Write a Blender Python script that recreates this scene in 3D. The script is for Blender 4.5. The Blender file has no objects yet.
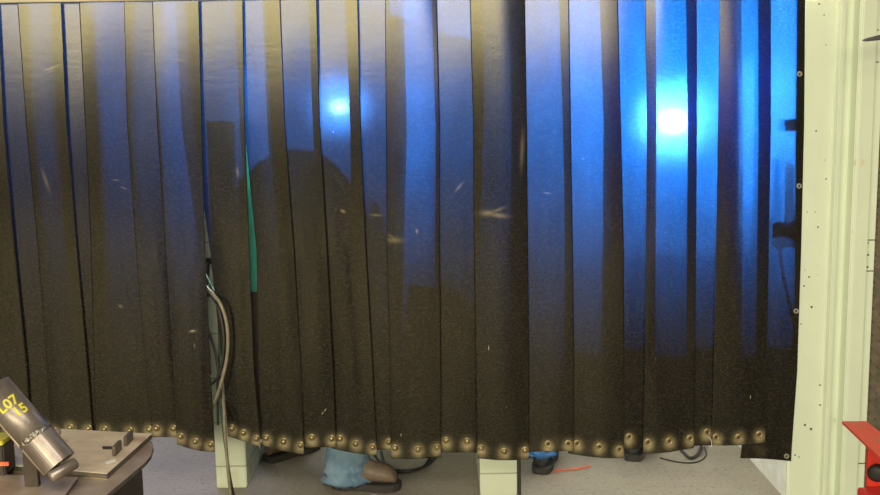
import bpy, bmesh, math, random
from mathutils import Vector, Matrix, noise
random.seed(7)
scn = bpy.context.scene
C = scn.collection
PI = math.pi
# ------------------------------------------------------------------ camera
FPX = 1000.0
CAM = Vector((0, -4.0, 1.66))
PITCH, ROLL = 8.05, -0.93
ROT = Matrix.Rotation(math.radians(90 - PITCH), 3, 'X') @ Matrix.Rotation(math.radians(ROLL), 3, 'Z')
cd = bpy.data.cameras.new('camera'); cam = bpy.data.objects.new('camera', cd); C.objects.link(cam)
cd.sensor_width = 36; cd.lens = 36 * FPX / 880
cam.matrix_world = Matrix.Translation(CAM) @ ROT.to_4x4()
scn.camera = cam
def ray(px, py):
    return ROT @ Vector(((px - 440) / FPX, -(py - 247.5) / FPX, -1))
def P(px, py, Y=0.0):            # survey helper: point on the vertical plane y=Y
    d = ray(px, py); return CAM + d * ((Y - CAM.y) / d.y)
def F(px, py, Z=0.0):            # survey helper: point on the level plane z=Z
    d = ray(px, py); return CAM + d * ((Z - CAM.z) / d.z)

# ------------------------------------------------------------------ materials
def mat(name, base=(.5, .5, .5), rough=.5, metal=0.0, var=None, vscale=8.0, stretch=(1, 1, 1), bump=0.0, bscale=40.0, spec=.5, lo=.35, hi=.65, var2=None, v2scale=30, v2lo=.55, v2hi=.7):
    m = bpy.data.materials.new(name); m.use_nodes = True
    nt = m.node_tree; N = nt.nodes; L = nt.links
    b = N['Principled BSDF']
    b.inputs['Base Color'].default_value = (*base, 1); b.inputs['Roughness'].default_value = rough
    b.inputs['Metallic'].default_value = metal; b.inputs['Specular IOR Level'].default_value = spec
    tc = N.new('ShaderNodeTexCoord'); mp = N.new('ShaderNodeMapping'); mp.inputs['Scale'].default_value = stretch
    L.new(tc.outputs['Object'], mp.inputs['Vector'])
    col = None
    def layer(prev, c2, sc, l, h):
        nz = N.new('ShaderNodeTexNoise'); nz.inputs['Scale'].default_value = sc; nz.inputs['Detail'].default_value = 6; nz.inputs['Roughness'].default_value = .65
        L.new(mp.outputs['Vector'], nz.inputs['Vector'])
        mr = N.new('ShaderNodeMapRange'); mr.inputs['From Min'].default_value = l; mr.inputs['From Max'].default_value = h
        L.new(nz.outputs['Fac'], mr.inputs['Value'])
        mx = N.new('ShaderNodeMix'); mx.data_type = 'RGBA'
        L.new(mr.outputs['Result'], mx.inputs['Factor'])
        if prev is None: mx.inputs[6].default_value = (*base, 1)
        else: L.new(prev, mx.inputs[6])
        mx.inputs[7].default_value = (*c2, 1)
        return mx.outputs[2]
    if var: col = layer(None, var, vscale, lo, hi)
    if var2: col = layer(col, var2, v2scale, v2lo, v2hi)
    if col is not None: L.new(col, b.inputs['Base Color'])
    if bump:
        nz = N.new('ShaderNodeTexNoise'); nz.inputs['Scale'].default_value = bscale; nz.inputs['Detail'].default_value = 5
        L.new(mp.outputs['Vector'], nz.inputs['Vector'])
        bp = N.new('ShaderNodeBump'); bp.inputs['Strength'].default_value = bump; bp.inputs['Distance'].default_value = .01
        L.new(nz.outputs['Fac'], bp.inputs['Height']); L.new(bp.outputs['Normal'], b.inputs['Normal'])
    return m

def strip_material():
    m = bpy.data.materials.new('smoked_blue_vinyl'); m.use_nodes = True
    nt = m.node_tree; N = nt.nodes; L = nt.links
    b = N['Principled BSDF']; out = N['Material Output']
    tc = N.new('ShaderNodeTexCoord'); oi = N.new('ShaderNodeObjectInfo')
    off = N.new('ShaderNodeVectorMath'); off.operation = 'ADD'
    rs = N.new('ShaderNodeMath'); rs.operation = 'MULTIPLY'; rs.inputs[1].default_value = 37.0
    L.new(oi.outputs['Random'], rs.inputs[0]); L.new(tc.outputs['Object'], off.inputs[0]); L.new(rs.outputs[0], off.inputs[1])
    def nz(scale, stretch, detail=5, rough=.6):
        mp = N.new('ShaderNodeMapping'); mp.inputs['Scale'].default_value = stretch
        L.new(off.outputs[0], mp.inputs['Vector'])
        n = N.new('ShaderNodeTexNoise'); n.inputs['Scale'].default_value = scale; n.inputs['Detail'].default_value = detail; n.inputs['Roughness'].default_value = rough
        L.new(mp.outputs['Vector'], n.inputs['Vector']); return n.outputs['Fac']
    def mr(s, a, c, d=0.0, e=1.0):
        r = N.new('ShaderNodeMapRange'); r.inputs['From Min'].default_value = a; r.inputs['From Max'].default_value = c
        r.inputs['To Min'].default_value = d; r.inputs['To Max'].default_value = e
        L.new(s, r.inputs['Value']); return r.outputs['Result']
    def mixc(f, a, c):
        x = N.new('ShaderNodeMix'); x.data_type = 'RGBA'; L.new(f, x.inputs['Factor'])
        if isinstance(a, tuple): x.inputs[6].default_value = (*a, 1)
        else: L.new(a, x.inputs[6])
        x.inputs[7].default_value = (*c, 1); return x.outputs[2]
    # dust on the face, in vertical smears
    c = mixc(mr(nz(6, (3, 3, .5)), .35, .7), SV['dust0'], SV['dust1'])
    c = mixc(mr(nz(85, (1, 1, 1.5), 4, .7), .48, .75), c, (.040, .034, .024))
    # fine light scratches
    vo = N.new('ShaderNodeTexWave'); vo.wave_type = 'BANDS'; vo.inputs['Scale'].default_value = 2.2; vo.inputs['Distortion'].default_value = 28; vo.inputs['Detail'].default_value = 3; vo.inputs['Detail Scale'].default_value = 1.6
    L.new(off.outputs[0], vo.inputs['Vector'])
    sc = mr(vo.outputs['Fac'], .997, 1.0)
    msk = mr(nz(5, (1, 1, 1)), .6, .68)
    mm = N.new('ShaderNodeMath'); mm.operation = 'MULTIPLY'; L.new(sc, mm.inputs[0]); L.new(msk, mm.inputs[1])
    m5 = N.new('ShaderNodeMath'); m5.operation = 'MULTIPLY'; m5.inputs[1].default_value = .08; L.new(mm.outputs[0], m5.inputs[0])
    c = mixc(m5.outputs[0], c, (.4, .36, .26))
    # worn, scuffed plastic, with the reflected glow below the rivets painted in (vertex attribute: round the rivets and along scuffs)
    at = N.new('ShaderNodeAttribute'); at.attribute_name = 'wear_glow'
    c = mixc(at.outputs['Fac'], c, (.62, .50, .28))
    L.new(c, b.inputs['Base Color'])
    b.inputs['Roughness'].default_value = SV['rough']; b.inputs['Specular IOR Level'].default_value = SV['spec']; b.inputs['Specular Tint'].default_value = (1, .90, .58, 1)
    bp = N.new('ShaderNodeBump'); bp.inputs['Strength'].default_value = .045; bp.inputs['Distance'].default_value = .004
    L.new(nz(14, (1, 1, 3)), bp.inputs['Height']); L.new(bp.outputs['Normal'], b.inputs['Normal'])
    # light coming through
    inv = N.new('ShaderNodeMath'); inv.operation = 'SUBTRACT'; inv.inputs[0].default_value = 1.0; L.new(at.outputs['Fac'], inv.inputs[1])
    # transmission fades towards the hem, standing in for the arc glow falling off (object origin sits on the hem)
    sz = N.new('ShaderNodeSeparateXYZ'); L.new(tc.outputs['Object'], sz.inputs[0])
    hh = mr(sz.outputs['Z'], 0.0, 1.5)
    pw = N.new('ShaderNodeMath'); pw.operation = 'POWER'; L.new(hh, pw.inputs[0]); pw.inputs[1].default_value = SV['glow_fade']
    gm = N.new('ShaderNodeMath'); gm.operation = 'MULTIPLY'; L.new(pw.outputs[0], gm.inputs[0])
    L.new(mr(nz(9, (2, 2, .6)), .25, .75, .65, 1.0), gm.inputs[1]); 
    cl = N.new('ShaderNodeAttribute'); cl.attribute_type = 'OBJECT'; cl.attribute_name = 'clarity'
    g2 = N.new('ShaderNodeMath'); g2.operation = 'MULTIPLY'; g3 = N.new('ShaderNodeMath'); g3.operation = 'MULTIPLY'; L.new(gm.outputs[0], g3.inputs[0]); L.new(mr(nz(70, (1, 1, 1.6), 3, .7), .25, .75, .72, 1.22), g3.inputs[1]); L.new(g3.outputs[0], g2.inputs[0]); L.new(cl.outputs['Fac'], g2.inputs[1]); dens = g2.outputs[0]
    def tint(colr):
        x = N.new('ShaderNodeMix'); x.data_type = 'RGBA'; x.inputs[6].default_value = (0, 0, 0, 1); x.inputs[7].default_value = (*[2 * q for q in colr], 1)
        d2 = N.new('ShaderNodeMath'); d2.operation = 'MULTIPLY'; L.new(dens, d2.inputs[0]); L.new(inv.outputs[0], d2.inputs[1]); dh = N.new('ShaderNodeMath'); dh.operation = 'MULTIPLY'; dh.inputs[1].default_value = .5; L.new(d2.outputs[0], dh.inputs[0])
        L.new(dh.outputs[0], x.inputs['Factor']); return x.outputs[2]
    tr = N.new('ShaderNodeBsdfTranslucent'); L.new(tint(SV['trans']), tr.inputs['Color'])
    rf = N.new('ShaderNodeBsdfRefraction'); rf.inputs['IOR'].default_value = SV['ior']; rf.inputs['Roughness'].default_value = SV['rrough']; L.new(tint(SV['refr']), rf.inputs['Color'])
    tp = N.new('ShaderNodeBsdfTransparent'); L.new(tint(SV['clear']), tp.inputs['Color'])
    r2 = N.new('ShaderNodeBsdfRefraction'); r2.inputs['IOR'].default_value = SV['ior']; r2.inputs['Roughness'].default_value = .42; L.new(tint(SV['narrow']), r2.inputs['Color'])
    a4 = N.new('ShaderNodeAddShader')
    a1 = N.new('ShaderNodeAddShader'); a2 = N.new('ShaderNodeAddShader'); a3 = N.new('ShaderNodeAddShader')
    L.new(b.outputs[0], a1.inputs[0]); L.new(tr.outputs[0], a1.inputs[1])
    L.new(a1.outputs[0], a2.inputs[0]); L.new(rf.outputs[0], a2.inputs[1])
    L.new(a2.outputs[0], a3.inputs[0]); L.new(tp.outputs[0], a3.inputs[1])
    L.new(a3.outputs[0], a4.inputs[0]); L.new(r2.outputs[0], a4.inputs[1])
    L.new(a4.outputs[0], out.inputs['Surface'])
    return m
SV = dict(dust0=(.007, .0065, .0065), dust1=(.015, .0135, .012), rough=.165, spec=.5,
          trans=(.0004, .0112, .046), refr=(.0008, .0044, .0140), clear=(.0003, .002, .010), ior=1.40, rrough=.80, narrow=(.0005, .0008, .0012), glow_fade=2.3)

M = {}
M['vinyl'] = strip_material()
M['vinyl_edge'] = mat('vinyl_cut_edge', (.22, .20, .10), .4)
M['brass'] = mat('worn_brass', (.62, .50, .27), .35, .75, var=(.30, .22, .10), vscale=60)
M['steel'] = mat('galvanised_washer', (.42, .40, .34), .5, .6)
M['hole'] = mat('dark_rivet_hole', (.10, .07, .04), .6, .4)
M['wallpaint'] = mat('pale_yellow_green_paint', (.75, .81, .65), .45, var=(.68, .74, .58), vscale=3, bump=.12, bscale=14, var2=(.55, .50, .30), v2scale=22, v2lo=.70, v2hi=.78, stretch=(1, 1, .5))
M['spot'] = mat('dark_paint_chip', (.10, .09, .06), .8)
M['tan'] = mat('tan_smudge', (.68, .62, .44), .8)
M['rail'] = mat('beige_steel_rail', (.62, .56, .36), .5, var=(.5, .45, .3))
M['tread'] = mat('brown_tread', (.20, .16, .11), .55, .3, var=(.12, .10, .07), vscale=20, bump=.2)
M['iron'] = mat('bare_welded_steel', (.46, .37, .28), .40, .25, var=(.32, .22, .16), vscale=9, bump=.15, bscale=30, var2=(.42, .24, .16), v2scale=14, v2lo=.58, v2hi=.72)
M['plate'] = mat('scaled_steel_plate', (.84, .69, .49), .42, .0, var=(.62, .48, .34), vscale=11, bump=.15, bscale=30, var2=(.42, .20, .13), v2scale=9, v2lo=.6, v2hi=.75)
M['pipe'] = mat('mill_scale_pipe', (.36, .30, .26), .38, .6, var=(.20, .16, .14), vscale=14, bump=.06, bscale=60, stretch=(1, 1, .3))
M['lever'] = mat('grey_lever_steel', (.16, .16, .18), .45, .4)
M['bead'] = mat('weld_bead', (.40, .36, .30), .32, .9, bump=.8, bscale=120)
M['edge'] = mat('shaded_steel_side', (.10, .085, .07), .45, .3, var=(.2, .16, .12), vscale=30)  # darker colour that paints in the shade on upright steel sides
M['darkiron'] = mat('dark_steel', (.045, .038, .032), .5, .4, var=(.08, .06, .045), vscale=20)
M['yellow'] = mat('yellow_marker_paint', (.85, .72, .03), .6, var=(.55, .48, .05), vscale=50)
M['white'] = mat('white_marker', (.85, .85, .78), .6)
M['red'] = mat('red_enamel', (.86, .06, .035), .38, var=(.72, .045, .03), vscale=9)
M['redworn'] = mat('worn_red_enamel', (.88, .10, .05), .42, var=(.36, .26, .15), vscale=11, lo=.50, hi=.56, stretch=(1, .35, 1))
M['black'] = mat('black_rubber', (.02, .02, .022), .55)
M['cable'] = mat('black_cable', (.03, .028, .026), .5)
M['hose'] = mat('dusty_tan_hose', (.30, .26, .17), .5, var=(.18, .16, .11), vscale=20)
M['hosegreen'] = mat('green_hose', (.05, .12, .07), .5)
M['orange'] = mat('orange_rag', (.85, .22, .08), .7, var=(.7, .1, .05), vscale=60)
M['denim'] = mat('blue_denim', (.12, .21, .32), .9, var=(.22, .33, .42), vscale=14, bump=.5, bscale=180, var2=(.07, .13, .24), v2scale=9)
M['denim2'] = mat('dark_blue_denim', (.035, .12, .32), .9, var=(.07, .20, .46), vscale=14, bump=.5, bscale=180)
M['leather'] = mat('brown_work_leather', (.20, .145, .10), .55, var=(.13, .09, .065), vscale=18, bump=.3, bscale=60)
M['leatherblack'] = mat('black_work_leather', (.03, .03, .03), .5, bump=.3)
M['sole'] = mat('boot_sole', (.035, .03, .028), .7)
M['jacket'] = mat('dark_welding_jacket', (.06, .065, .07), .85, bump=.4, bscale=90)
M['glove'] = mat('tan_welding_glove', (.35, .24, .12), .8)
M['skin'] = mat('skin', (.55, .34, .25), .55)
M['helmet'] = mat('black_helmet', (.02, .02, .02), .3)
M['teal'] = mat('green_screen_film', (.04, .24, .19), .5, var=(.06, .36, .28), vscale=5)
_n = M['teal'].node_tree; _t = _n.nodes.new('ShaderNodeBsdfTranslucent'); _t.inputs['Color'].default_value = (.03, .16, .12, 1)
_a = _n.nodes.new('ShaderNodeAddShader'); _n.links.new(_n.nodes['Principled BSDF'].outputs[0], _a.inputs[0]); _n.links.new(_t.outputs[0], _a.inputs[1]); _n.links.new(_a.outputs[0], _n.nodes['Material Output'].inputs['Surface'])
M['scratch'] = mat('pale_scratch', (.5, .45, .33), .8)

def floor_material():
    m = mat('sealed_concrete', (.37, .31, .245), .55, var=(.29, .24, .195), vscale=2.5, bump=.3, bscale=70, var2=(.17, .14, .12), v2scale=55, v2lo=.54, v2hi=.68)
    return m
M['floor'] = floor_material()
def block_material():
    m = bpy.data.materials.new('painted_block'); m.use_nodes = True
    nt = m.node_tree; N = nt.nodes; L = nt.links; b = N['Principled BSDF']
    tc = N.new('ShaderNodeTexCoord'); sp = N.new('ShaderNodeSeparateXYZ'); L.new(tc.outputs['Object'], sp.inputs[0])
    ad = N.new('ShaderNodeMath'); ad.operation = 'ADD'; L.new(sp.outputs['X'], ad.inputs[0]); L.new(sp.outputs['Y'], ad.inputs[1])
    cb = N.new('ShaderNodeCombineXYZ'); zz = N.new('ShaderNodeMath'); zz.operation = 'ADD'; zz.inputs[1].default_value = .10; L.new(sp.outputs['Z'], zz.inputs[0])
    yy = N.new('ShaderNodeMath'); yy.operation = 'ADD'; yy.inputs[1].default_value = .05; L.new(sp.outputs['Y'], yy.inputs[0])
    L.new(yy.outputs[0], cb.inputs['X']); L.new(zz.outputs[0], cb.inputs['Y'])
    br = N.new('ShaderNodeTexBrick'); L.new(cb.outputs[0], br.inputs['Vector'])
    br.inputs['Color1'].default_value = (.62, .66, .50, 1); br.inputs['Color2'].default_value = (.56, .61, .47, 1); br.inputs['Mortar'].default_value = (.36, .36, .24, 1)
    br.inputs['Scale'].default_value = 1.0; br.inputs['Mortar Size'].default_value = .0035; br.inputs['Brick Width'].default_value = .40; br.inputs['Row Height'].default_value = .20
    nz = N.new('ShaderNodeTexNoise'); nz.inputs['Scale'].default_value = 9; nz.inputs['Detail'].default_value = 6
    L.new(tc.outputs['Object'], nz.inputs['Vector'])
    r = N.new('ShaderNodeMapRange'); r.inputs['From Min'].default_value = .55; r.inputs['From Max'].default_value = .75; L.new(nz.outputs['Fac'], r.inputs['Value'])
    mx = N.new('ShaderNodeMix'); mx.data_type = 'RGBA'; L.new(r.outputs[0], mx.inputs['Factor']); L.new(br.outputs['Color'], mx.inputs[6]); mx.inputs[7].default_value = (.52, .48, .26, 1)
    L.new(mx.outputs[2], b.inputs['Base Color']); b.inputs['Roughness'].default_value = .5
    bp = N.new('ShaderNodeBump'); bp.inputs['Strength'].default_value = .4; bp.inputs['Distance'].default_value = .004
    L.new(br.outputs['Fac'], bp.inputs['Height']); bp.invert = True; L.new(bp.outputs['Normal'], b.inputs['Normal'])
    return m
M['block'] = block_material()
M['boothwhite'] = mat('white_booth_paint', (.80, .78, .78), .5, var=(.66, .62, .55), vscale=9)
M['hook_shadow'] = mat('painted_hook_shadow', (.23, .20, .175), .6, var=(.30, .26, .21), vscale=40)
M['booth'] = mat('dark_booth_wall', (.10, .11, .10), .8, var=(.06, .06, .06), vscale=3)  # dark colour set to cut arc light bouncing inside the booths

# ------------------------------------------------------------------ mesh helpers
def link(name, bm, m, parent=None, smooth=False, loc=None):
    me = bpy.data.meshes.new(name); bm.normal_update(); bm.to_mesh(me); bm.free()
    o = bpy.data.objects.new(name, me); C.objects.link(o)
    for mm in (m if isinstance(m, (list, tuple)) else [m]): me.materials.append(mm)
    if smooth:
        for p in me.polygons: p.use_smooth = True
    if loc is not None:
        me.transform(Matrix.Translation(-Vector(loc))); o.location = loc
    if parent:
        o.parent = parent
        o.location = Vector(o.location) - Vector(parent.location) if True else o.location
    return o
def tag(o, label=None, cat=None, group=None, kind=None):
    if label: o['label'] = label
    if cat: o['category'] = cat
    if group: o['group'] = group
    if kind: o['kind'] = kind
    return o
def thing(name, loc, label, cat, group=None):
    o = bpy.data.objects.new(name, None); C.objects.link(o); o.location = loc; o.empty_display_size = .05
    return tag(o, label, cat, group)
def box(bm, lo, hi, bev=0.0):
    r = bmesh.ops.create_cube(bm, size=1.0)
    vs = r['verts']
    for v in vs:
        v.co = Vector([lo[i] + (v.co[i] + .5) * (hi[i] - lo[i]) for i in range(3)])
    if bev > 0:
        es = list({e for v in vs for e in v.link_edges})
        bmesh.ops.bevel(bm, geom=es, offset=bev, segments=2, affect='EDGES')
    return vs
def prism(bm, pts, z0, z1, bev=0.0):          # level polygon extruded upward
    a = [bm.verts.new((p[0], p[1], z0)) for p in pts]; b = [bm.verts.new((p[0], p[1], z1)) for p in pts]
    n = len(pts); fs = [bm.faces.new(b), bm.faces.new(a[::-1])]
    for i in range(n): fs.append(bm.faces.new((a[i], a[(i + 1) % n], b[(i + 1) % n], b[i])))
    bmesh.ops.recalc_face_normals(bm, faces=fs)
    if bev > 0:
        es = list({e for f in fs for e in f.edges})
        bmesh.ops.bevel(bm, geom=es, offset=bev, segments=1, affect='EDGES')
def paint_side_shade(o):  # gives upright faces the painted shade
    o.data.materials.append(M['edge'])
    for p in o.data.polygons:
        if abs(p.normal.z) < .3: p.material_index = 1
def tube(bm, pts, r, seg=10, cap=True):
    pts = [Vector(p) for p in pts]; rings = []
    rr = r if isinstance(r, (list, tuple)) else [r] * len(pts)
    up = None
    for i, p in enumerate(pts):
        t = (pts[min(i + 1, len(pts) - 1)] - pts[max(i - 1, 0)]).normalized()
        if up is None:
            up = Vector((0, 0, 1)) if abs(t.z) < .9 else Vector((0, 1, 0))
        s = t.cross(up).normalized(); u = s.cross(t).normalized(); up = u
        rings.append([bm.verts.new(p + rr[i] * (math.cos(2 * PI * k / seg) * s + math.sin(2 * PI * k / seg) * u)) for k in range(seg)])
    for a, b in zip(rings, rings[1:]):
        for k in range(seg): bm.faces.new((a[k], a[(k + 1) % seg], b[(k + 1) % seg], b[k]))
    if cap:
        bm.faces.new(rings[0][::-1]); bm.faces.new(rings[-1])
    return rings
def spline(pts, n=8):
    pts = [Vector(p) for p in pts]; out = []
    q = [2 * pts[0] - pts[1]] + pts + [2 * pts[-1] - pts[-2]]
    for i in range(1, len(q) - 2):
        for k in range(n):
            t = k / n; a, b, c, d = q[i - 1:i + 3]
            out.append(.5 * ((2 * b) + (c - a) * t + (2 * a - 5 * b + 4 * c - d) * t * t + (3 * b - a - 3 * c + d) * t ** 3))
    out.append(pts[-1]); return out
def lathe(bm, prof, origin, axis, seg=16):      # prof: (distance along axis, radius)
    axis = Vector(axis).normalized(); up = Vector((0, 0, 1)) if abs(axis.z) < .9 else Vector((1, 0, 0))
    s = axis.cross(up).normalized(); u = s.cross(axis); rings = []
    for h, r in prof:
        c = Vector(origin) + axis * h
        if r < 1e-6: rings.append([bm.verts.new(c)])
        else: rings.append([bm.verts.new(c + r * (math.cos(2 * PI * k / seg) * s + math.sin(2 * PI * k / seg) * u)) for k in range(seg)])
    fs = []
    for a, b in zip(rings, rings[1:]):
        for k in range(seg):
            k2 = (k + 1) % seg
            if len(a) == 1 and len(b) == 1: continue
            if len(a) == 1: fs.append(bm.faces.new((a[0], b[k], b[k2])))
            elif len(b) == 1: fs.append(bm.faces.new((a[k], b[0], a[k2])))
            else: fs.append(bm.faces.new((a[k], b[k], b[k2], a[k2])))
    bmesh.ops.recalc_face_normals(bm, faces=fs)
def skin(name, verts, edges, m, parent=None, sub=2):
    me = bpy.data.meshes.new(name + '_t'); me.from_pydata([v[0] for v in verts], edges, []); 
    o = bpy.data.objects.new(name + '_t', me); C.objects.link(o)
    md = o.modifiers.new('s', 'SKIN'); md.use_smooth_shade = True
    sv = me.skin_vertices[0].data
    for i, v in enumerate(verts):
        r = v[1] if isinstance(v[1], tuple) else (v[1], v[1]); sv[i].radius = r; sv[i].use_root = (i == 0)
    if sub: s = o.modifiers.new('u', 'SUBSURF'); s.levels = sub; s.render_levels = sub
    dg = bpy.context.evaluated_depsgraph_get(); ev = o.evaluated_get(dg)
    me2 = bpy.data.meshes.new_from_object(ev); me2.name = name
    bpy.data.objects.remove(o)
    for p in me2.polygons: p.use_smooth = True
    me2.materials.clear(); me2.materials.append(m)
    o2 = bpy.data.objects.new(name, me2); C.objects.link(o2)
    if parent: o2.parent = parent; me2.transform(Matrix.Translation(-Vector(parent.location)))
    return o2

# ------------------------------------------------------------------ the setting
def struct(name, bm, m, smooth=False):
    return tag(link(name, bm, m, None, smooth), kind='structure')
bm = bmesh.new(); box(bm, (-9, -16.5, -.1), (6, 3.0, 0)); struct('floor', bm, M['floor'])
PARTH = 1.84
# block partitions between the booths, ends just behind the curtain
pl0, pl1 = F(217, 488).x, F(247, 488).x
pe = F(230, 488).y
bm = bmesh.new(); box(bm, (pl0, pe, 0), (pl1, 2.2, PARTH), .004); struct('wall_partition_left', bm, M['block'])
bm_ = None
pr0, pr1 = P(480, 480, .10).x, P(517, 480, .10).x
bm = bmesh.new(); box(bm, (pr0, .10, 0), (pr1, 2.2, PARTH), .004); struct('wall_partition_middle', bm, M['block'])
bm = bmesh.new(); box(bm, (pr1, .105, 0), (pr1 + .018, .16, PARTH), .002); struct('trim_5', bm, M['black'])
bm = bmesh.new(); box(bm, (-4.2, 2.2, 0), (2.2, 2.32, 3.4)); struct('wall_back', bm, M['booth'])
# painted steel wall to the right of the curtain: a folded profile
ref = 250
def wx(px, Y): return P(px, ref, Y).x
prof = [(795, .60), (795, .012), (797, .008), (828, .008), (830, -.018), (834, -.018), (836.5, .030), (845.5, .030), (848, -.014), (851, -.017), (865, -.012), (866.5, .012), (868, .022), (876, .022), (877, .05), (878, .30)]
bm = bmesh.new()
pts = [(wx(a, .01), b) for a, b in prof]
lo = [bm.verts.new((x, y, 0)) for x, y in pts]; hi = [bm.verts.new((x, y, 3.0)) for x, y in pts]
for i in range(len(pts) - 1):
    bm.faces.new((lo[i], lo[i + 1], hi[i + 1], hi[i]))
bmesh.ops.recalc_face_normals(bm, faces=bm.faces)
bmesh.ops.bevel(bm, geom=[e for e in bm.edges if abs(e.verts[0].co.z - e.verts[1].co.z) > 1 and len(e.link_faces) == 2], offset=.003, segments=2, affect='EDGES')
wr = struct('wall_right', bm, M['wallpaint'])
# chips, smudges and the seams with screw holes on the wall: shaped marks, slightly proud
def disc(bm, c, rx, rz, seg=9, y=-.0008):
    vs = [bm.verts.new((c.x + rx * math.cos(2 * PI * k / seg) * (1 + .2 * random.uniform(-1, 1)), c.y + y, c.z + rz * math.sin(2 * PI * k / seg) * (1 + .2 * random.uniform(-1, 1)))) for k in range(seg)]
    v2 = [bm.verts.new((v.co.x, c.y + .0006, v.co.z)) for v in vs]
    bm.faces.new(vs)
    for k in range(seg): bm.faces.new((vs[k], vs[(k + 1) % seg], v2[(k + 1) % seg], v2[k]))
bm = bmesh.new()
for x, y, r in [(816, 131, 4), (826, 179, 4), (819, 4, 4), (818, 227, 4), (811.5, 307, 5.5), (809, 277, 4), (804, 286, 4), (820, 385, 4.5), (820, 405, 4.5), (805, 425, 5.5), (811, 429, 6), (795, 455, 4), (799, 457, 3), (822, 476, 5), (826, 323, 3), (815, 212, 2.5), (807, 212, 2.5), (801, 324, 3), (824, 15, 3), (826, 45, 2.5), (805, 270, 2.5), (825, 160, 2), (818, 275, 2)]:
    disc(bm, P(x, y, .008), r * .0009, r * .0009)
for x, y in [(873, 34), (873.5, 46), (873, 59), (867.8, 243), (868, 255), (867.5, 267), (856, 448), (855, 461)]:
    disc(bm, P(x, y, .022), .0045, .0045)
o = struct('trim_1', bm, M['spot'])
bm = bmesh.new()
for x0, x1, y in [(871, 879, 30), (871, 879, 62), (865, 875, 240), (864, 874, 271), (854, 867, 463.5)]:
    a = P(x0, y, .02); b = P(x1, y, .02); box(bm, (a.x, .0195, a.z - .0025), (b.x, .0225, a.z + .0015))
struct('trim_2', bm, M['spot'])
bm = bmesh.new()
for x, y, rx, rz in [(859, 162, .020, .020), (854, 232, .008, .012), (835, 420, .003, .010)]:
    disc(bm, P(x, y, -.0150), rx, rz, 14)
struct('trim_3', bm, M['tan'])
bm = bmesh.new(); xr = wx(795, .01); box(bm, (xr - .006, .026, 0), (xr - .001, 2.2, PARTH), .001); struct('wall_partition_right', bm, M['boothwhite'])
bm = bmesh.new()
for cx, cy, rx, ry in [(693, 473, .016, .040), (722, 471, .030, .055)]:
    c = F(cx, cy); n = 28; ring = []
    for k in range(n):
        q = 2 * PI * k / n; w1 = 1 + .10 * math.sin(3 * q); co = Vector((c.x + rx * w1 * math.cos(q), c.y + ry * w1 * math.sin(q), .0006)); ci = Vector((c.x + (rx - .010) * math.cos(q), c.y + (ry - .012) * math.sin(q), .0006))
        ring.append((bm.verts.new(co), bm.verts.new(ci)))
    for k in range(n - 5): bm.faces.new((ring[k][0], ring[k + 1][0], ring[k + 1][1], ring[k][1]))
struct('hook_shadow_rings', bm, M['hook_shadow'])  # shadows of hanging hooks, painted on the floor as grey rings
# rail the strips hang from
zr = P(60, 3, 0).z
bm = bmesh.new(); box(bm, (-2.6, -.045, zr), (wx(830, 0), -.038, zr + .09), .002); box(bm, (-2.6, -.045, zr + .0855), (wx(830, 0), .03, zr + .09), .001)
struct('trim_4', bm, M['rail'])

# tread-plate panel beyond the wall's edge
bm = bmesh.new(); x0 = wx(877.5, .01); box(bm, (x0, .055, 0), (x0 + .6, .06, 2.6))
for i in range(10):
    for j in range(90):
        cx = x0 + .012 + i * .03; cz = .02 + j * .028
        s = 1 if (i + j) % 2 else -1
        d = Vector((.009, 0, .009 * s)); n = Vector((.0025, 0, -.0025 * s))
        c = Vector((cx, .055, cz)); q = [c - d, c + n, c + d, c - n]
        vs = [bm.verts.new(p) for p in q]; t = bm.verts.new(c + Vector((0, -.004, 0)))
        for k in range(4): bm.faces.new((vs[k], vs[(k + 1) % 4], t))
tag(link('tread_plate', bm, M['tread']), 'brown steel tread plate panel with raised diamonds at the right edge beside the pale wall', 'panel')

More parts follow.
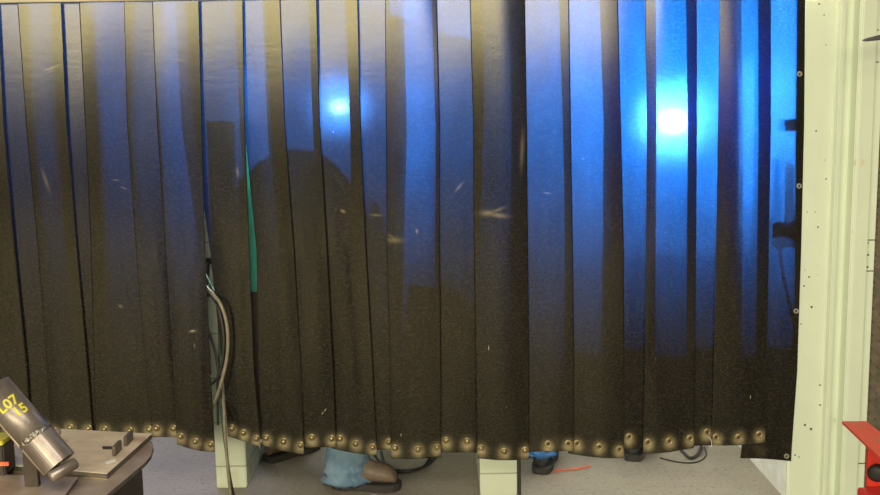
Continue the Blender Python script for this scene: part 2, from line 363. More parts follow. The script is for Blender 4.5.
# ------------------------------------------------------------------ curtain strips
KY = [0, 124, 250, 372]
ORD = ['leftmost', 'second', 'third', 'fourth', 'fifth', 'sixth', 'seventh', 'eighth', 'ninth', 'tenth', 'eleventh', 'twelfth', 'thirteenth', 'fourteenth', 'fifteenth', 'sixteenth', 'seventeenth', 'eighteenth', 'nineteenth', 'twentieth', 'twenty-first']
FR, BK = -.017, 0.0
strips = [
 # L keys(0,124,250,372,hem), R keys, depth L, depth R, hem yL,yR, bow, rivets, label
 ([-50,-48,-42,-35,-28], [-2,4,15,27,31], FR, FR, 432, 434, .006, [(-10,425),(10,426),(27,427)], 'dark vinyl curtain strip cut off by the left edge of the picture, behind the pipe'),
 ([-25,-20,-12,-5,0], [30,37,46,56,62], BK, BK, 434, 435, .004, [(45,427)], 'narrow visible slice of bluish vinyl curtain strip, second from the left'),
 ([17,26,38,47,51], [61,67,77,88,93], FR, FR, 435, 436, .007, [(55,429),(71,425),(89,427)], 'vinyl curtain strip third from the left, hem just behind the steel plate back corner'),
 ([52,57,66,76,80], [95,101,106,112,116], BK, BK, 434, 434, .004, [], 'grey-blue vinyl curtain strip fourth from the left, set back between two front strips'),
 ([79,85,91,94,95], [135,136,143,150,156], FR, -.004, 435, 437, .006, [(105,428),(130,429),(149,429)], 'vinyl curtain strip fifth from the left, hem just behind the bench plate with upright tabs'),
 ([124,127,136,146,152], [163,169,175,183,190], FR, .004, 437, 438, .004, [(157,428),(174,429)], 'vinyl curtain strip sixth from the left with pale horizontal scratches near its top'),
 ([152,157,165,173,177], [199,202,205,211,215], FR, FR, 444, 452, .007, [(181,435),(196,439),(211,443)], 'vinyl curtain strip left of the hanging hoses, purple smudge near top, slanting hem'),
 ([186,192,210,223,228], [243,245,249.5,254,261], .006, FR, 436, 447, .006, [(232,429),(244,433),(257,438)], 'vinyl curtain strip right of the hanging hoses, hem slanting over the left block partition'),
 ([238,244,256.5,258,262], [280,285,294,301,304], BK, FR, 445, 454, .005, [(266,438),(284,440),(301,444)], 'vinyl curtain strip bordering the thin teal gap on its right side'),
 ([265,270,278,285,290], [317,320,327,333,336], BK, FR, 449, 447, .005, [(312,438),(332,438)], 'vinyl curtain strip with small white scratch near its hem, just left of the jeans leg'),
 ([310,314,320,328,332], [358,361,366,373,377], BK, FR, 448, 455, .005, [(340,438),(356,442),(373,446)], 'vinyl curtain strip lit by the left welding arc, hanging over the light blue jeans'),
 ([345,350,352,356,358], [400,403,400,398,398], .004, .004, 450, 450, .004, [(389,443)], 'narrow set-back vinyl curtain strip above the brown boot, one rivet showing'),
 ([385,386,387,390,391], [437,440,440,441,441], FR, FR, 458, 456, .007, [(395,447),(418,447),(437,446)], 'wide vinyl curtain strip above the black cable loop, blue with slanting body shadow edge'),
 ([428,432,432,432,432], [490,490,487,485,485], BK, BK, 452, 453, .005, [(446,441),(467,442)], 'set-back vinyl curtain strip directly left of the strip over the middle block partition'),
 ([470,473,474,476,477], [525,527,528,529,529], FR, FR, 458, 459, .007, [(481,447),(504,449),(525,449)], 'olive brown vinyl curtain strip with tan smear hanging over the middle block partition'),
 ([515,518,518,520,520], [569,571,573,574,574], BK, FR, 452, 451, .005, [(548,444),(568,443)], 'vinyl curtain strip above the dark blue jeans and black boot heel'),
 ([563,566,568,568,568], [618,621,624,624,624], BK, FR, 453, 458, .006, [(577,443),(599,445),(619,448)], 'vinyl curtain strip between the boot heel and the narrow bright cyan strip'),
 ([602,606,605,604,604], [656,657,656,655,655], .004, .004, 449, 449, .004, [(629,438)], 'narrow set-back cyan glowing vinyl curtain strip left of the brightest arc'),
 ([645,647,646,645,643], [697,697,696,695,694], FR, FR, 454, 447, .007, [(648,441),(669,439),(690,437)], 'vinyl curtain strip glowing white at the brightest welding arc'),
 ([685,687,686,686,686], [738,739,739,738,738], BK, BK, 446, 445, .004, [(707,433)], 'narrow set-back blue vinyl curtain strip immediately right of the brightest arc'),
 ([720,718,716,714,712], [771,771,769,767,765], FR, FR, 445, 442, .006, [(716,436),(738,435),(759,433)], 'vinyl curtain strip overlapping the last strip, with tied thread at its hem corner'),
 ([754,754,753,752,740], [805,804,801,797,791], .002, 0.0, 458, 461, .002, [], 'rightmost vinyl curtain strip fastened by washers to the pale wall, hanging lowest'),
]
SCUFF = {  # strip index: (px, py, rx px, ry px, angle deg, strength)
 14: [(488, 213, 7, 2.5, 0, .5), (498, 215, 8, 2, 8, .5), (497, 210, 7, 1.3, -20, .4), (522, 150, 1.5, 16, 3, .35), (0, 0, 0, 0, 0, 0)],
 9: [(0, 0, 0, 0, 0, 0)], 8: [(0, 0, 0, 0, 0, 0)],
 12: [(394, 240, 7, 2.5, 4, .35), (417, 231, .8, 2, 0, .7), (0, 0, 0, 0, 0, 0), (391, 236, 3, 1, 20, .3)],
 10: [(343, 211, 2, 1.2, 30, .6), (0, 0, 0, 0, 0, 0)],
 11: [(376, 215, 5, 1, 5, .35)],
 13: [(459, 187, 5, 1, -50, .5)],
 6: [(193, 331, 3, .8, 0, .6), (195, 345, .6, 2, 0, .4), (178, 60, 6, .7, 10, .2)],
 5: [(0, 0, 0, 0, 0, 0)],
 2: [(46, 180, 1.5, 9, -15, .25), (52, 68, 7, .8, -20, .5), (50, 72, 4, .5, -20, .4)],
 20: [(0, 0, 0, 0, 0, 0), (0, 0, 0, 0, 0, 0)],
 4: [(116, 180, 3, .6, 5, .3), (124, 188, 3, .7, 25, .3), (121, 306, 2, 1.2, 40, .35)],
 7: [(238, 172, 1, 4, 0, .4), (219, 409, .8, .8, 0, .5)],
 15: [(547, 193, 3, .6, 5, .5)],
 18: [(681, 72, .4, .4, 0, 0)],
 1: [(0, 0, 0, 0, 0, 0)],
}
def rivet(parent, c, n, kind):
    bm = bmesh.new()
    if kind == 'dome':
        lathe(bm, [(0, .0145), (.0015, .0150), (.003, .0135), (.0032, .0100), (.0075, .0088), (.0105, .0055), (.0115, 0)], c, n, 18)
        return link('rivet', bm, M['brass'], parent, True)
    k = 1.0 if kind == 'ring' else .72
    lathe(bm, [(0, .0150 * k), (.0018, .0152 * k), (.0042, .0125 * k), (.0040, .0090 * k), (.0005, .0070 * k)], c, n, 18)
    o = link('rivet', bm, M['brass'] if kind == 'ring' else M['steel'], parent, True)
    bm = bmesh.new(); lathe(bm, [(.0005, .0085 * k), (.0022, .0060 * k), (.0022, 0)], c, n, 14)
    h = link('rivet_core', bm, M['hole'], None, True); h.parent = o
    return o
CLARITY = [1.2, 1.2, 1.3, 1.0, 1.5, 1.0, 1.5, .65, .9, .55, .55, .6, 2.0, 1.0, .2, .8, 1.0, 1.0, 1.1, 1.1, 1.2, 1.1]
strip_objs = []
for si, (LK, RK, dL, dR, hL, hR, bow, rivs, lab) in enumerate(strips):
    def edge(keys, d, hy):
        pts = [P(x, y, d) for x, y in zip(keys, KY + [hy])]; return pts
    EL, ER = edge(LK, dL, hL), edge(RK, dR, hR)
    def atz(E, z):
        if z >= E[0].z:
            s = (E[0].x - E[1].x) / (E[0].z - E[1].z); return E[0].x + s * (z - E[0].z)
        for a, b in zip(E, E[1:]):
            if z >= b.z: return b.x + (a.x - b.x) * (z - b.z) / (a.z - b.z)
        return E[-1].x
    nu, nv = 48, 150
    ztop = zr - .002
    zbL, zbR = EL[-1].z, ER[-1].z
    bm = bmesh.new(); wl = bm.verts.layers.float.new('wear_glow')
    ph = random.uniform(0, 6)
    def pos(u, v):
        zb = zbL + (zbR - zbL) * u + .004 * math.sin(PI * u) * (1 if si % 2 else -1)
        z = ztop + (zb - ztop) * v
        xl, xr = atz(EL, z), atz(ER, z)
        d = dL + (dR - dL) * u
        amp = bow * (1 + .4 * math.sin(3 * v + ph))
        y = d - amp * math.sin(PI * u) + .0012 * math.sin(9 * v + 2 * ph + 2 * u)
        if v > .96: y -= .003 * ((v - .96) / .04) ** 2
        return Vector((xl + (xr - xl) * u, y, z))
    rpos = [P(x, y, FR * .6) for x, y in rivs]
    scf = [(P(a[0], a[1], (dL + dR) / 2), a) for a in SCUFF.get(si, []) if a[2] > 0]
    g = []
    # denser rows near the hem and scuffs
    vsamp = [i / 110 * .90 for i in range(110)] + [.90 + .10 * i / 40 for i in range(41)]
    if scf:
        ex = []
        for c, a in scf:
            v0 = (ztop - c.z) / (ztop - (zbL + zbR) / 2); h = a[3] * .004 + a[2] * .004 * abs(math.sin(math.radians(a[4]))) + .006
            ex += [v0 + (k / 10 - 1) * h / 1.6 for k in range(21)]
        vsamp = sorted(set([round(v, 5) for v in vsamp + ex if 0 <= v <= 1]))
    for v in vsamp:
        row = []
        for i in range(nu + 1):
            p = pos(i / nu, v); vt = bm.verts.new(p); w = 0
            for r in rpos:
                dx, dz = (p.x - r.x) / .030, (p.z - r.z + .012) / .034
                w = max(w, .60 * math.exp(-(dx * dx + dz * dz) * 2.0) * (1 + .3 * noise.noise(p * 60)))
            if v > .955: w = max(w, min(1, (v - .955) / .03) * max(0, .10 * noise.noise(p * 14)))
            for c, a in scf:
                an = math.radians(a[4]); dx = p.x - c.x; dz = p.z - c.z
                ux = dx * math.cos(an) - dz * math.sin(an); uz = dx * math.sin(an) + dz * math.cos(an)
                q = (ux / (a[2] * .0042)) ** 2 + (uz / (max(a[3], .6) * .0042)) ** 2
                w = max(w, .6 * a[5] * math.exp(-q))
            vt[wl] = min(1, max(0, w)); row.append(vt)
        g.append(row)
    for a, b in zip(g, g[1:]):
        for i in range(nu): bm.faces.new((a[i], b[i], b[i + 1], a[i + 1])).smooth = True
    # 2.5 mm cut edges turned back along both sides and the hem
    rim = [r[0] for r in g] + g[-1][1:] + [r[-1] for r in g[::-1]][1:]
    back = [bm.verts.new(v.co + Vector((0, .0025, 0))) for v in rim]
    for k in range(len(rim) - 1):
        f = bm.faces.new((rim[k], back[k], back[k + 1], rim[k + 1])); f.material_index = 1
    base = pos(.5, 1)
    o = link('curtain_strip', bm, [M['vinyl'], M['vinyl_edge']], None, False, (base.x, base.y, base.z))
    tag(o, lab, 'curtain strip', 'overlapping strips of the welding curtain')
    strip_objs.append(o)
    o['clarity'] = CLARITY[si]          # how clean this sheet is
    for r, (rx, ry) in zip(rpos, rivs):
        if rx < 0: continue
        zb = r.z; xl, xr = atz(EL, zb), atz(ER, zb)
        u = (P(rx, ry, (dL + dR) / 2).x - xl) / (xr - xl); u = min(.96, max(.04, u))
        v = (ztop - zb) / (ztop - (zbL + (zbR - zbL) * u)); v = min(.99, v)
        c = pos(u, v)
        rivet(o, c + Vector((0, -.0002, 0)), (0, -1, .05), 'dome' if rx < 540 else 'ring')
    if si == 21:
        for x, y in [(799.5, 74), (799, 186), (796, 311), (786.5, 456)]:
            c = P(x, y, -.004); rivet(o, c, (0, -1, 0), 'steel')
        # doubled black margin along the wall
        bm = bmesh.new(); rows = []
        for y, xa, xb in [(-40, 795.5, 806), (0, 795.5, 805.2), (124, 795, 804.2), (250, 794, 801.2), (300, 793, 799.5), (372, 789, 797.2), (430, 784, 793), (460, 779, 791)]:
            a, b = P(xa, y, .0045), P(xb, y, .0045); rows.append([bm.verts.new(a), bm.verts.new(b), bm.verts.new(b + Vector((0, .002, 0))), bm.verts.new(a + Vector((0, .002, 0)))])
        for a, b in zip(rows, rows[1:]):
            for k in range(4): bm.faces.new((a[k], a[(k + 1) % 4], b[(k + 1) % 4], b[k]))
        link('margin_backing', bm, M['black'], o)
# crisp scratches cut in the sheet faces
MARKS = [(9, 321.5, 414.5, 323.5, 412, 1.0), (9, 324, 411.5, 326.5, 408.5, 1.1), (14, 488.5, 345, 489, 351, .8), (20, 750.5, 395, 750.5, 399, .7), (12, 401, 433, 401, 437, .7), (1, 46, 237.5, 46.4, 239, 1.0), (10, 330, 77, 330.3, 78.5, .8),
         (5, 128, 19, 132, 17, .7), (5, 126, 28, 132, 26.5, .6), (5, 125, 38, 130, 37.5, .6), (5, 124.5, 44, 130, 43.5, .6), (5, 125, 52, 129, 51.5, .5), (5, 140.5, 300, 141.5, 317, .6), (6, 190, 331, 195, 330.5, .8), (6, 211, 375, 211.4, 377, .7)]
for si, xa, ya, xb, yb_, wd in MARKS:
    Yd = (strips[si][2] + strips[si][3]) / 2 - strips[si][6] * 1.5 - .002
    a, b = P(xa, ya, Yd), P(xb, yb_, Yd); d = (b - a).normalized(); n = Vector((-d.z, 0, d.x)) * wd * .0018
    bm = bmesh.new(); m_ = (a + b) / 2
    q = [a, m_ - n, b, m_ + n]; va = [bm.verts.new(p) for p in q]; vb = [bm.verts.new(p + Vector((0, .004, 0))) for p in q]
    bm.faces.new(va); bm.faces.new(vb[::-1])
    for k in range(4): bm.faces.new((va[k], va[(k + 1) % 4], vb[(k + 1) % 4], vb[k]))
    bmesh.ops.recalc_face_normals(bm, faces=bm.faces); link('scratch', bm, M['scratch'], strip_objs[si])
# thread tied at a hem corner
bm = bmesh.new(); tube(bm, spline([P(708, 437, -.045), P(711, 440, -.048), P(711.5, 446, -.046), P(709.5, 446.5, -.046)], 6), .0012, 6)
link('thread', bm, M['white'], strip_objs[20], True)

# ------------------------------------------------------------------ hoses on the left partition
hy = pe - .03
def hose(name, pts, r, m, label, cat, group=None):
    bm = bmesh.new(); tube(bm, spline(pts, 8), r, 10)
    return tag(link(name, bm, m, None, True), label, cat, group)
hk = thing('cable_hook', P(208, 262, pe), 'black steel hook fixed to the end of the left block partition', 'hook')
bm = bmesh.new(); a = P(204, 264, pe); b = P(213, 258, pe); box(bm, (a.x, pe - .006, a.z), (b.x, pe, b.z), .001); link('hook_plate', bm, M['darkiron'], hk)
bm = bmesh.new(); tube(bm, spline([P(208, 262, pe), P(208, 266, hy), P(207, 285, hy - .01), P(208, 296, hy - .03), P(209, 290, hy - .05)], 6), .007, 8); link('hook_arm', bm, M['darkiron'], hk, True)
def gp(*xy): return [P(x, y, Y) for x, y, Y in xy]
hose('hose', gp((200, 276, .05), (206, 287, .04), (213, 294, .01), (220, 303, -.035), (226, 320, -.045), (228, 340, -.045), (226.5, 360, -.045), (221.5, 382, -.035), (215.5, 400, -.01), (209, 413, .03), (201, 424, .05)), .0072, M['hose'], 'tan rubber hose bulging in a loop from behind the strip left of the gap', 'hose')
hose('cable', gp((200, 284, .075), (207, 291, .065), (213, 298, .035), (219, 310, -.008), (223.5, 332, -.022), (223.5, 352, -.022), (220, 372, -.01), (214, 382, .02), (207, 387, .05)), .0058, M['cable'], 'thin dark cable running just inside the tan hose loop', 'cable')
hose('hose', gp((204, 272, .12), (211, 286, .11), (217, 300, .10), (219, 330, .10), (219, 360, .10), (217.5, 385, .10), (218, 425, .10)), .0055, M['hosegreen'], 'thin green hose hanging straight against the left partition end', 'hose')
hose('cable', gp((204, 316, .09), (211, 338, .08), (216.5, 358, .06), (220, 385, .02), (221, 405, 0), (223, 425, -.035), (226, 450, -.05), (230, 478, -.06), (236, 505, -.07)) + [F(244, 530, .008)], .0062, M['cable'], 'dark cable falling past the slanting hem to the floor', 'cable')
hose('hose', gp((219, 372, .06), (221.5, 388, .045), (224, 408, -.02), (224.5, 425, -.055), (226, 445, -.065), (228, 470, -.075), (231, 498, -.09)) + [F(236, 536, .01)], .0070, M['hose'], 'tan hose dropping in front of the left partition base', 'hose')

# ------------------------------------------------------------------ cables on the booth floors
def fc(name, pp, r, label, m=None):
    return hose(name, [F(x, y, r + z) for x, y, z in pp], r, m or M['cable'], label, 'cable')
fc('power_cable', [(381, 452, 0), (384, 463, 0), (393, 470, 0), (402, 472, 0), (418, 469, 0), (430, 463, 0), (435, 456, 0), (438, 448, 0)], .007, 'black cable looping across the floor right of the brown boot')
fc('power_cable', [(372, 450, 0), (378, 460, 0), (385, 468, .012), (410, 471, .014), (424, 466, .012), (431, 455, 0), (434, 445, 0)], .006, 'second black cable lying against the looped cable beyond the brown boot')
fc('power_cable', [(676, 444, 0), (683, 452, 0), (690, 458, 0), (697, 455, 0), (701, 447, 0), (702, 440, 0)], .008, 'thick black cable loop on the pink lit floor below the bright arc')
fc('power_cable', [(660, 458, 0), (672, 461, 0), (688, 463, 0), (700, 461, 0), (706, 455, 0), (705, 448, 0)], .0035, 'thin dark wire curving outside the thick cable loop')
hose('ground_wire', [F(553, 472, .006), F(560, 470, .006), F(576, 469, .006), F(590, 466, .006)], .004, M['orange'], 'thin orange red wire on the floor beside the black boot heel', 'wire')

# ------------------------------------------------------------------ people in the booths
def boot(parent, ankle, ang, m, L=.30, toeup=0.0):
    """ankle: point on floor under the ankle; ang: heading"""
    d = Vector((math.cos(ang), math.sin(ang), 0)); a = Vector((ankle[0], ankle[1], 0)); s = Vector((-d.y, d.x, 0))
    prof = [(-.085, .030, .045, .095), (-.07, .040, .058, .15), (-.03, .043, .060, .21), (.02, .045, .060, .20), (.06, .047, .052, .150), (.10, .052, .048, .122), (.145, .053, .044, .118), (.18, .045, .040, .100), (.20, .022, .036, .066)]
    bm = bmesh.new(); rings = []
    for t, w, zc, h in prof:
        ring = []
        for k in range(12):
            q = 2 * PI * k / 12; x = w * math.cos(q); z = .028 + (h - .028) * (.5 + .5 * math.sin(q))
            if math.sin(q) > 0: x *= 1 - .25 * math.sin(q)
            ring.append(bm.verts.new(a + d * t + s * x + Vector((0, 0, z))))
        rings.append(ring)
    for p, q in zip(rings, rings[1:]):
        for k in range(12): bm.faces.new((p[k], p[(k + 1) % 12], q[(k + 1) % 12], q[k]))
    bm.faces.new(rings[0][::-1]); bm.faces.new(rings[-1]); bmesh.ops.recalc_face_normals(bm, faces=bm.faces)
    o = link('boot', bm, m, parent, True); md = o.modifiers.new('s', 'SUBSURF'); md.levels = 1; md.render_levels = 2
    bm = bmesh.new(); out = []
    for t, w in [(-.092, .022), (-.08, .040), (-.03, .048), (.05, .046), (.10, .056), (.15, .058), (.19, .048), (.214, .024)]: out.append((t, w))
    poly = [a + d * t + s * w for t, w in out] + [a + d * t - s * w for t, w in out[::-1]]
    prism(bm, poly, 0.0, .032, .004)
    link('sole', bm, M['sole'], o and parent, False)
    return o
def cuff(parent, foot, up, m, r0=.095, r1=.085):
    """denim leg bottom: a loose tube with folds and a ragged hem, from near the floor to the knee"""
    bm = bmesh.new(); rings = []
    f = Vector(foot); u = Vector(up); n = 40; mseg = 26
    for j in range(mseg + 1):
        t = j / mseg; c = f.lerp(u, t); ring = []
        for k in range(n):
            q = 2 * PI * k / n
            r = (r0 + (r1 - r0) * t) * (1 + .09 * math.sin(3 * q + 9 * t) * (1 - t) + .07 * math.sin(2 * q - 5 * t + 1))
            r += .012 * math.sin(t * 42 + 2 * math.sin(q)) * max(0, 1 - t * 2.5)
            rag = (.006 * math.sin(k * 2.3) + .004 * math.sin(k * 5.1)) if j == 0 else 0
            ring.append(bm.verts.new(c + Vector((r * math.cos(q), r * .8 * math.sin(q), rag))))
        rings.append(ring)
    for p, q in zip(rings, rings[1:]):
        for k in range(n): bm.faces.new((p[k], p[(k + 1) % n], q[(k + 1) % n], q[k]))
    # inner lip
    inner = [bm.verts.new(v.co.lerp(f, .09) + Vector((0, 0, .03))) for v in rings[0]]
    for k in range(n): bm.faces.new((rings[0][(k + 1) % n], rings[0][k], inner[k], inner[(k + 1) % n]))
    return link('jeans_leg', bm, m, parent, True)
def hand_chain(verts, edges, wi, wrist, d, side, curl):
    """palm and five finger chains grown from the wrist vertex"""
    d = Vector(d).normalized(); s = Vector(side).normalized(); dn = d.cross(s).normalized()
    p = Vector(wrist) + d * .055; verts.append((p, (.036, .018))); pi = len(verts) - 1; edges.append((wi, pi))
    for k, (o, l) in enumerate([(-.030, .070), (-.010, .082), (.010, .078), (.029, .062)]):
        prev = pi; base = p + d * .030 + s * o
        for t, cu in ((0, 0), (.5, curl * .3), (1, curl)):
            q = base + d * l * t * math.cos(cu) + dn * l * t * math.sin(cu)
            verts.append((q, .0095 - .001 * t)); edges.append((prev, len(verts) - 1)); prev = len(verts) - 1
    prev = pi
    for t, off in ((.4, .035), (.9, .055)):
        q = p + d * (.0 + .045 * t) - s * off + dn * .02 * t
        verts.append((q, .011)); edges.append((prev, len(verts) - 1)); prev = len(verts) - 1
def figure(name, label, feet, headings, pelvis, chest, neck, head, face, arms, jm, bmat, cuffs):
    root = thing(name, (pelvis[0], pelvis[1], 0), label, 'person')
    V = Vector; pel, che, nec, hea = map(V, (pelvis, chest, neck, head))
    across = V((-(V(face)).y, V(face).x, 0)).normalized()
    verts = [(pel, (.15, .12)), (pel.lerp(che, .5), (.145, .11)), (che, (.17, .12)), (nec, (.06, .06)), (nec.lerp(hea, .5), (.065, .065)), (hea + V((0, 0, -.02)), (.085, .095)), (hea + V((0, 0, .06)), (.075, .085))]
    edges = [(0, 1), (1, 2), (2, 3), (3, 4), (4, 5), (5, 6)]
    for sgn, (el, wr, hd) in zip((1, -1), arms):
        sh = che + across * .17 * sgn + V((0, 0, .05)); verts.append((sh, .065)); i = len(verts) - 1; edges.append((2, i))
        el, wr = V(el), V(wr)
        verts.append((el, .045)); edges.append((i, i + 1)); verts.append((wr, .030)); edges.append((i + 1, i + 2))
        hand_chain(verts, edges, i + 2, wr, wr - el, across * sgn, hd)
    for sgn, ft in zip((1, -1), feet):
        hp = pel + across * .09 * sgn - V((0, 0, .06)); an = V((ft[0], ft[1], .13))
        kn = hp.lerp(an, .5) + V(face) * .05
        verts.append((hp, .088)); i = len(verts) - 1; edges.append((0, i)); verts.append((kn, .060)); edges.append((i, i + 1)); verts.append((an, .040)); edges.append((i + 1, i + 2))
    body = skin('body', verts, edges, M['skin'], root)
    # jacket
    jv = [(pel + V((0, 0, -.04)), (.175, .145)), (pel.lerp(che, .5), (.17, .135)), (che, (.195, .15)), (nec.lerp(che, .25), (.10, .10))]; je = [(0, 1), (1, 2), (2, 3)]
    for sgn, (el, wr, hd) in zip((1, -1), arms):
        sh = che + across * .17 * sgn + V((0, 0, .05)); jv.append((sh, .082)); i = len(jv) - 1; je += [(2, i), (i, i + 1), (i + 1, i + 2)]
        jv.append((V(el), .062)); jv.append((V(el).lerp(V(wr), .85), .050))
    skin('jacket', jv, je, M['jacket'], root)
    # jeans to the knee, then loose cuffs
    kv = [(pel + V((0, 0, -.02)), (.165, .135))]; ke = []
    for sgn, ft in zip((1, -1), feet):
        hp = pel + across * .09 * sgn - V((0, 0, .08)); an = V((ft[0], ft[1], .13)); kn = hp.lerp(an, .5) + V(face) * .05
        kv.append((hp, .105)); i = len(kv) - 1; ke += [(0, i), (i, i + 1), (i + 1, i + 2)]; kv.append((kn, .080)); kv.append((kn.lerp(an, .35), .075))
    skin('jeans', kv, ke, jm, root)
    for sgn, ft, hg, cf in zip((1, -1), feet, headings, cuffs):
        hp = pel + across * .09 * sgn - V((0, 0, .08)); an = V((ft[0], ft[1], .13)); kn = hp.lerp(an, .5) + V(face) * .05
        boot(root, ft, hg, bmat)
        cuff(root, (ft[0] + cf[1] * math.cos(hg), ft[1] + cf[1] * math.sin(hg), cf[0]), kn.lerp(an, .3), jm, cf[2], .08)
    # welding helmet
    bm = bmesh.new(); bmesh.ops.create_uvsphere(bm, u_segments=24, v_segments=16, radius=.135)
    f = V(face).normalized()
    for v in bm.verts:
        fr = v.co.dot(f); v.co.z *= 1.15
        if fr > 0: v.co += f * .03; v.co.z -= .05 * fr / .135
    for v in bm.verts: v.co += hea + V((0, 0, .03))
    h = link('helmet', bm, M['helmet'], root, True)
    bm = bmesh.new(); c = hea + f * .165 + V((0, 0, .02)); s = V((-f.y, f.x, 0))
    q = [c + s * .055 + V((0, 0, .03)), c - s * .055 + V((0, 0, .03)), c - s * .055 - V((0, 0, .03)), c + s * .055 - V((0, 0, .03))]
    vs = [bm.verts.new(p) for p in q] + [bm.verts.new(p + f * .012) for p in q]
    for fc_ in ((0, 1, 2, 3), (7, 6, 5, 4), (0, 4, 5, 1), (1, 5, 6, 2), (2, 6, 7, 3), (3, 7, 4, 0)): bm.faces.new([vs[k] for k in fc_])
    lw = link('helmet_window', bm, M['steel'], None); lw.parent = h
    return root
# left welder: near boot points right, body stooped right behind the strips
f1 = F(353, 489); f2 = F(281, 459)
W1 = figure('person', 'welder in light blue jeans and brown boots standing in the left booth behind the curtain',
    [(f2.x, f2.y + .02), (f1.x, f1.y + .02)], [.75, -.12], (-.56, .34, .80), (-.57, .27, 1.16), (-.54, .25, 1.30), (-.50, .24, 1.39), (.9, .1, 0),
    [((-.40, .42, 1.04), (-.18, .42, 1.04), .5), ((-.42, .17, 1.04), (-.26, .30, 1.03), .5)], M['denim'], M['leather'], [(.07, 0, .09), (.025, -.02, .112)])
# right welder
g1 = F(545, 474); g2 = F(636, 459)
W2 = figure('person', 'welder in dark blue jeans and black boots standing in the right booth',
    [(g1.x, g1.y + .08), (g2.x, g2.y + .05)], [1.35, 1.3], (.51, .60, .78), (.535, .64, 1.10), (.56, .68, 1.24), (.59, .72, 1.32), (.35, .9, 0),
    [((.50, .88, 1.08), (.68, 1.05, 1.12), .6), ((.78, .80, 1.12), (.86, 1.02, 1.24), .6)], M['denim2'], M['leatherblack'], [(.072, -.055, .058), (.072, -.055, .058)])

# ------------------------------------------------------------------ booth furniture
def bench(lo, hi, label, legs):
    r = thing('welding_bench', ((lo[0] + hi[0]) / 2, (lo[1] + hi[1]) / 2, 0), label, 'bench')
    bm = bmesh.new(); box(bm, lo, hi, .003); link('bench_top', bm, M['iron'], r)
    for x, y in legs:
        bm = bmesh.new(); box(bm, (x - .02, y - .02, 0), (x + .02, y + .02, lo[2]), .002); link('leg', bm, M['darkiron'], r)
    return r
bench((-.36, .20, .93), (pr0 - .01, 1.3, .95), 'steel welding bench in the left booth next to the middle block partition', [(-.30, 1.0), (-.30, 1.24), (pr0 - .06, 1.0), (pr0 - .06, 1.24)])
bm = bmesh.new(); box(bm, (-.62, .50, .93), (-.362, 1.3, .95), .003); _b = [o for o in C.objects if o.name.startswith('welding_bench')][0]; link('arc_light_blocker', bm, M['iron'], _b)  # unseen board added to keep arc light off the floor
bench((.74, .24, 1.0), (wx(795, .01) - .02, 1.5, 1.02), 'steel welding bench under the brightest arc in the right booth', [(.80, 1.3), (.80, 1.44), (1.35, 1.3), (1.35, 1.44)])
# added slab in the left booth, casting the dark slope seen behind the strips
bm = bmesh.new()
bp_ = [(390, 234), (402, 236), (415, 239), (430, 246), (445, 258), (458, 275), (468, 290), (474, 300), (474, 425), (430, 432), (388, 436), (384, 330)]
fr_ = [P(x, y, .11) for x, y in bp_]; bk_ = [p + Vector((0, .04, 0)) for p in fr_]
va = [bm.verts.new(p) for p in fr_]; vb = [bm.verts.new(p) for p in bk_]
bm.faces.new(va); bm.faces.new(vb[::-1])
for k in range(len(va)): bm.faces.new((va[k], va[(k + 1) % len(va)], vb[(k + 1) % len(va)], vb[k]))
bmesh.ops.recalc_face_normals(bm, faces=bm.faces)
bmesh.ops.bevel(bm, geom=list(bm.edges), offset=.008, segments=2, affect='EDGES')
tag(link('shadow_slab', bm, M['jacket'], None, True), 'dark slab added left of the middle partition to cast a sloped shadow on strips', 'added slab')
# arcs: torch stands with a pipe coupon at each arc
def torch(c, label, tip, foot):
    r = thing('welding_torch', (c.x, c.y, c.z), label, 'torch')
    bm = bmesh.new(); d = Vector(tip).normalized()
    tube(bm, [c + d * .012, c + d * .05], [.004, .010], 10); link('nozzle', bm, M['steel'], r, True)
    bm = bmesh.new(); tube(bm, spline([c + d * .05, c + d * .12, c + d * .17 + Vector((0, .02, -.05)), c + d * .19 + Vector((0, .06, -.16))], 6), .011, 10); link('torch_handle', bm, M['black'], r, True)
    bm = bmesh.new(); h0 = c + d * .19 + Vector((0, .06, -.16)); tube(bm, spline([h0, h0.lerp(Vector(foot), .5) + Vector((0, .02, .03)), Vector(foot)], 6), .008, 8); lathe(bm, [(0, .05), (.012, .05), (.014, .01)], foot, (0, 0, 1), 16)
    link('stand_arm', bm, M['darkiron'], r, True)
    return r
A1 = P(345, 107, .50); A2 = P(664, 121, .62)
torch(A1 + Vector((0, .01, 0)), 'welding torch at the left arc behind the curtain', (-.3, .9, -.2), (-.30, .95, .951))
torch(A2 + Vector((0, .01, 0)), 'welding torch at the brightest arc behind the curtain', (.3, .9, -.2), (1.05, 1.05, 1.021))
# fittings on the inside of the wall edge, close behind the last strip
def small(name, poly, Y, t, label, cat, m=None):
    bm = bmesh.new(); a = [bm.verts.new(P(x, y, Y)) for x, y in poly]; b = [bm.verts.new(v.co + Vector((0, t, 0))) for v in a]
    bm.faces.new(a); bm.faces.new(b[::-1])
    for k in range(len(a)): bm.faces.new((a[k], a[(k + 1) % len(a)], b[(k + 1) % len(a)], b[k]))
    bmesh.ops.recalc_face_normals(bm, faces=bm.faces)
    bmesh.ops.bevel(bm, geom=list(bm.edges), offset=.0015, segments=1, affect='EDGES')
    return tag(link(name, bm, m or M['darkiron']), label, cat)
small('wall_bracket', [(779, 120), (797, 118), (797, 131), (780, 131)], .022, .03, 'dark bracket on the wall edge near the top of the last strip', 'bracket')
small('wall_bracket', [(768, 220), (774, 217), (785, 221), (792, 224), (797, 221), (797, 240), (790, 238), (780, 236), (768, 240)], .022, .03, 'dark ragged bracket on the wall edge halfway up the last strip', 'bracket')
